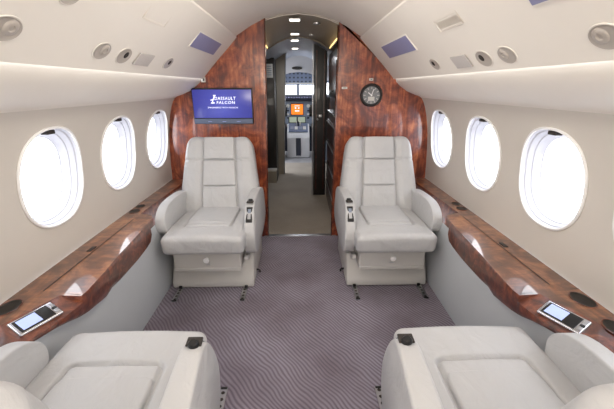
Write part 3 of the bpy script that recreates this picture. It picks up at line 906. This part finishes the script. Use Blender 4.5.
riser('trim_11', [(-.95, 1.36), (-.6, 1.38), (.6, 1.38), (.95, 1.36)], [(-.95, 1.38), (-.6, 1.62), (.6, 1.62), (.95, 1.38)], 7.0, M['ckceil'])
riser('trim_12', [(-.3, 1.5), (.3, 1.5)], [(-.3, 1.76), (.3, 1.76)], 7.0, M['ckceil'])
for s, nm in ((-1, 'wall_cockpit_left'), (1, 'wall_cockpit_right')):
    struct(prism(nm, [(s * .95, 6.0), (s * .90, 6.0), (s * .90, 7.3), (s * .95, 7.3)], 'z', 0, 1.0, M['panel']))
# sloping lip above the windshield
op = thing('overhead_console', 'blue grey overhead switch panel above the cockpit windshield', 'panel', (-.02, 6.72, 1.47))
rbox('plate', (0, 0, 0), (.42, .02, .135), .01, M['bluegrey'], op)
bm = bmesh.new()
for i in range(9):
    for j in range(3):
        rbv, rbf = rbox_data((.016, .005, .014), .003, 1, (1, 1, 1))
        base = [bm.verts.new(v + Vector((-.30 + i * .075, -.022, -.075 + j * .07))) for v in rbv]
        for f in rbf: bm.faces.new([base[q] for q in f])
o = bm_obj('switch_field', bm, M['glare'], op); o['kind'] = 'stuff'
gp = rbox('light_strip', (-.02, -.024, -.105), (.34, .004, .010), .003, M['card'], op)
# windshield: two panes and their frame
ws = bpy.data.objects.new('window_windshield', None); COL.objects.link(ws); struct(ws); ws.location = (-.02, 7.0, 1.255)
rbox('center_post', (0, -.02, 0), (.024, .02, .13), .006, M['bluegrey'], ws)
for s in (-1, 1):
    rbox('pane', (s * .21, 0, 0), (.188, .004, .125), .003, M['pane'], ws)
    rbox('side_post', (s * .42, -.02, 0), (.022, .02, .13), .006, M['bluegrey'], ws)
rbox('sill', (0, -.03, -.14), (.60, .03, .02), .006, M['glare'], ws)
rbox('header', (0, -.03, .14), (.60, .03, .02), .006, M['bluegrey'], ws)
for s in (-1, 1): 
    w = rbox('side_pane', (s * .70, -.3, .0), (.004, .25, .125), .003, M['pane'], ws)
gs = thing('glareshield', 'dark padded glareshield below the cockpit windshield', 'glareshield', (-.02, 6.82, 1.10))
prism('hood', [(-.06, -.055), (-.085, 0), (-.05, .05), (.12, .065), (.12, -.055)], 'x', -.62, .62, M['glare'], gs, bevel=.012)
bm = bmesh.new()
for i in range(12):
    rbv, rbf = rbox_data((.013, .004, .011), .003, 1, (1, 1, 1))
    base = [bm.verts.new(v + Vector((-.275 + i * .05, -.083, .012))) for v in rbv]
    for f in rbf: bm.faces.new([base[q] for q in f])
bm_obj('switch_row', bm, M['lav'], gs)['kind'] = 'stuff'
ip = thing('instrument_panel', 'grey cockpit instrument panel with lit displays', 'panel', (-.02, 6.86, .80))
rbox('face', (0, .03, 0), (.62, .03, .24), .01, M['panel'], ip)
def disp(x, z, w, h, mat, nm='display'):
    f = rbox(nm, (x, -.004, z), (w + .012, .006, h + .012), .004, M['black'], ip)
    rbox('screen', (x, -.011, z), (w, .003, h), .002, mat, f)
    return f
d = disp(-.02, .085, .115, .10, M['orange'])
bm = bmesh.new()
for cx_, cz_, w_, h_ in ((-.05, .11, .014, .012), (.012, .11, .014, .012), (-.02, .055, .045, .010), (-.02, .15, .05, .006)):
    rbv, rbf = rbox_data((w_, .002, h_), .001, 1, (1, 1, 1))
    base = [bm.verts.new(v + Vector((cx_, -.0155, cz_))) for v in rbv]
    for f in rbf: bm.faces.new([base[q] for q in f])
bm_obj('symbol', bm, M['ink'], d)['kind'] = 'stuff'
disp(-.105, -.115, .072, .052, M['yellow']); disp(.065, -.115, .072, .052, M['yellow'])
disp(-.33, .06, .10, .10, M['black_gloss']); disp(.33, .06, .10, .10, M['black_gloss'])
for x in (-.20, .20):
    lathe('gauge', [(.034, 0), (.034, .010), (.028, .014), (0, .012)], M['card'], ip, frame_mat(Vector((x, 0, .15)), Vector((1, 0, 0)), Vector((0, 0, 1)), Vector((0, -1, 0))), 20)
    for k in range(3):
        rbox('switch', (x, -.004, .06 - k * .07), (.022, .006, .014), .004, M['glare'] if k != 1 else M['card'], ip)
pd = thing('center_pedestal', 'pale grey throttle pedestal between the pilot seats', 'pedestal', (-.02, 6.62, 0))
prism('body', [(-.16, 0), (-.17, .38), (-.10, .46), (.20, .62), (.20, 0)], 'x', -.215, .215, M['ckceil'], pd, bevel=.015)
rbox('inset', (0, -.172, .21), (.048, .006, .17), .006, M['glare'], pd)
tl = math.atan2(.15, .30)
Fp = frame_mat(Vector((0, .05, .552)), Vector((1, 0, 0)), Vector((0, math.cos(tl), math.sin(tl))), Vector((0, -math.sin(tl), math.cos(tl))))
rbox('keypad', (0, 0, 0), (.185, .15, .008), .004, M['bluegrey'], pd, xf=lambda p: Fp @ p)
for k in range(4):
    rbox('key_block', (-.12 + k * .08, -.03, .010), (.030, .05, .006), .003, M['card'] if k % 2 else M['panel'], pd, xf=lambda p: Fp @ p)
for k in (-1, 0, 1):
    rbox('throttle_lever', (k * .035, .06, .05), (.010, .012, .05), .006, M['card'] if k else M['black'], pd, xf=lambda p: Fp @ p)
ps = thing('pilot_seat', 'dark pilot seat left of the cockpit pedestal', 'seat', (-.52, 6.35, 0), 0, 'pilot seats')
rbox('seat_cushion', (0, 0, .44), (.22, .24, .06), .035, M['dark'], ps)
rbox('backrest', (0, -.24, .80), (.22, .06, .34), .04, M['dark'], ps)
rbox('pedestal', (0, 0, .19), (.16, .18, .19), .02, M['panel'], ps)
for s in (-1, 1): rbox('armrest', (s * .255, -.06, .62), (.032, .17, .03), .02, M['black'], ps)
copy_thing(ps, 'dark pilot seat right of the cockpit pedestal', (.50, 6.35, 0))

# ------------------------------------------------------------------ light
w = bpy.data.worlds.new('sky'); sc.world = w; w.use_nodes = True
N = w.node_tree.nodes; Lk = w.node_tree.links
bg = N['Background']
tc = N.new('ShaderNodeTexCoord'); sp = N.new('ShaderNodeSeparateXYZ'); Lk.new(tc.outputs['Generated'], sp.inputs[0])
rp = N.new('ShaderNodeValToRGB'); rp.color_ramp.elements[0].position = .42; rp.color_ramp.elements[0].color = (.86, .87, .90, 1)
rp.color_ramp.elements[1].position = .62; rp.color_ramp.elements[1].color = (.95, .97, 1, 1)
mr = N.new('ShaderNodeMapRange'); mr.inputs[1].default_value = -1; Lk.new(sp.outputs['Z'], mr.inputs[0]); Lk.new(mr.outputs[0], rp.inputs[0])
Lk.new(rp.outputs[0], bg.inputs['Color']); bg.inputs['Strength'].default_value = 5.5

def area(name, loc, rot, sx, sy, power, col):
    l = bpy.data.lights.new(name, 'AREA'); l.shape = 'RECTANGLE'; l.size = sx; l.size_y = sy; l.energy = power; l.color = col
    o = bpy.data.objects.new(name, l); COL.objects.link(o); o.location = loc; o.rotation_euler = rot
    return o
area('cabin_ceiling_fill', (0, 1.35, 1.79), (0, 0, 0), .30, 1.5, 8, (1, .96, .90))  # added fill under the headliner, out of view, to brighten the cabin
area('aft_cabin_fill', (0, -.8, 1.40), (math.radians(118), 0, 0), 1.2, .4, 21, (1, .92, .81))  # added unseen fill behind the camera, tilted up to brighten the ceiling
for s in (-1, 1):
    d = Vector((-s * .80, 0, .60))
    o = area('headliner_fill', (s * .445, 1.45, 1.662), (0, 0, 0), .03, 2.6, 3.2, (1, .96, .90))  # added uplights along the panel edges, no real cove; they brighten the headliner
    o.rotation_euler = d.to_track_quat('-Z', 'Y').to_euler()
area('vestibule_lamp', (0, 3.3, 1.72), (0, 0, 0), .1, .3, 1.8, (1, .9, .78))
area('entry_lamp', (-.02, 4.6, 1.66), (0, 0, 0), .1, .3, 3.0, (.9, .94, 1))
area('cockpit_fill', (0, 6.25, 1.66), (math.radians(-12), 0, 0), .3, .2, 3.5, (.86, .92, 1))  # added bluish fill in place of daylight from the windshield

# ------------------------------------------------------------------ camera
F_PX = 335.0; pitch = math.atan((204.5 - 87.0) / F_PX); yaw = math.radians(1.291)
cd = bpy.data.cameras.new('camera'); cd.sensor_fit = 'HORIZONTAL'; cd.sensor_width = 36; cd.lens = 36 * F_PX / 614
cd.clip_start = .02
co = bpy.data.objects.new('camera', cd); COL.objects.link(co)
co.location = (0, 0, 1.30); co.rotation_euler = (PI / 2 - pitch, 0, -yaw)
sc.camera = co
sc.view_settings.view_transform = 'Standard'
sc.view_settings.look = 'None'
sc.view_settings.exposure = 0
sc.cycles.max_bounces = 10; sc.cycles.diffuse_bounces = 6; sc.cycles.glossy_bounces = 4; sc.cycles.transparent_max_bounces = 12
sc.cycles.sample_clamp_indirect = 6
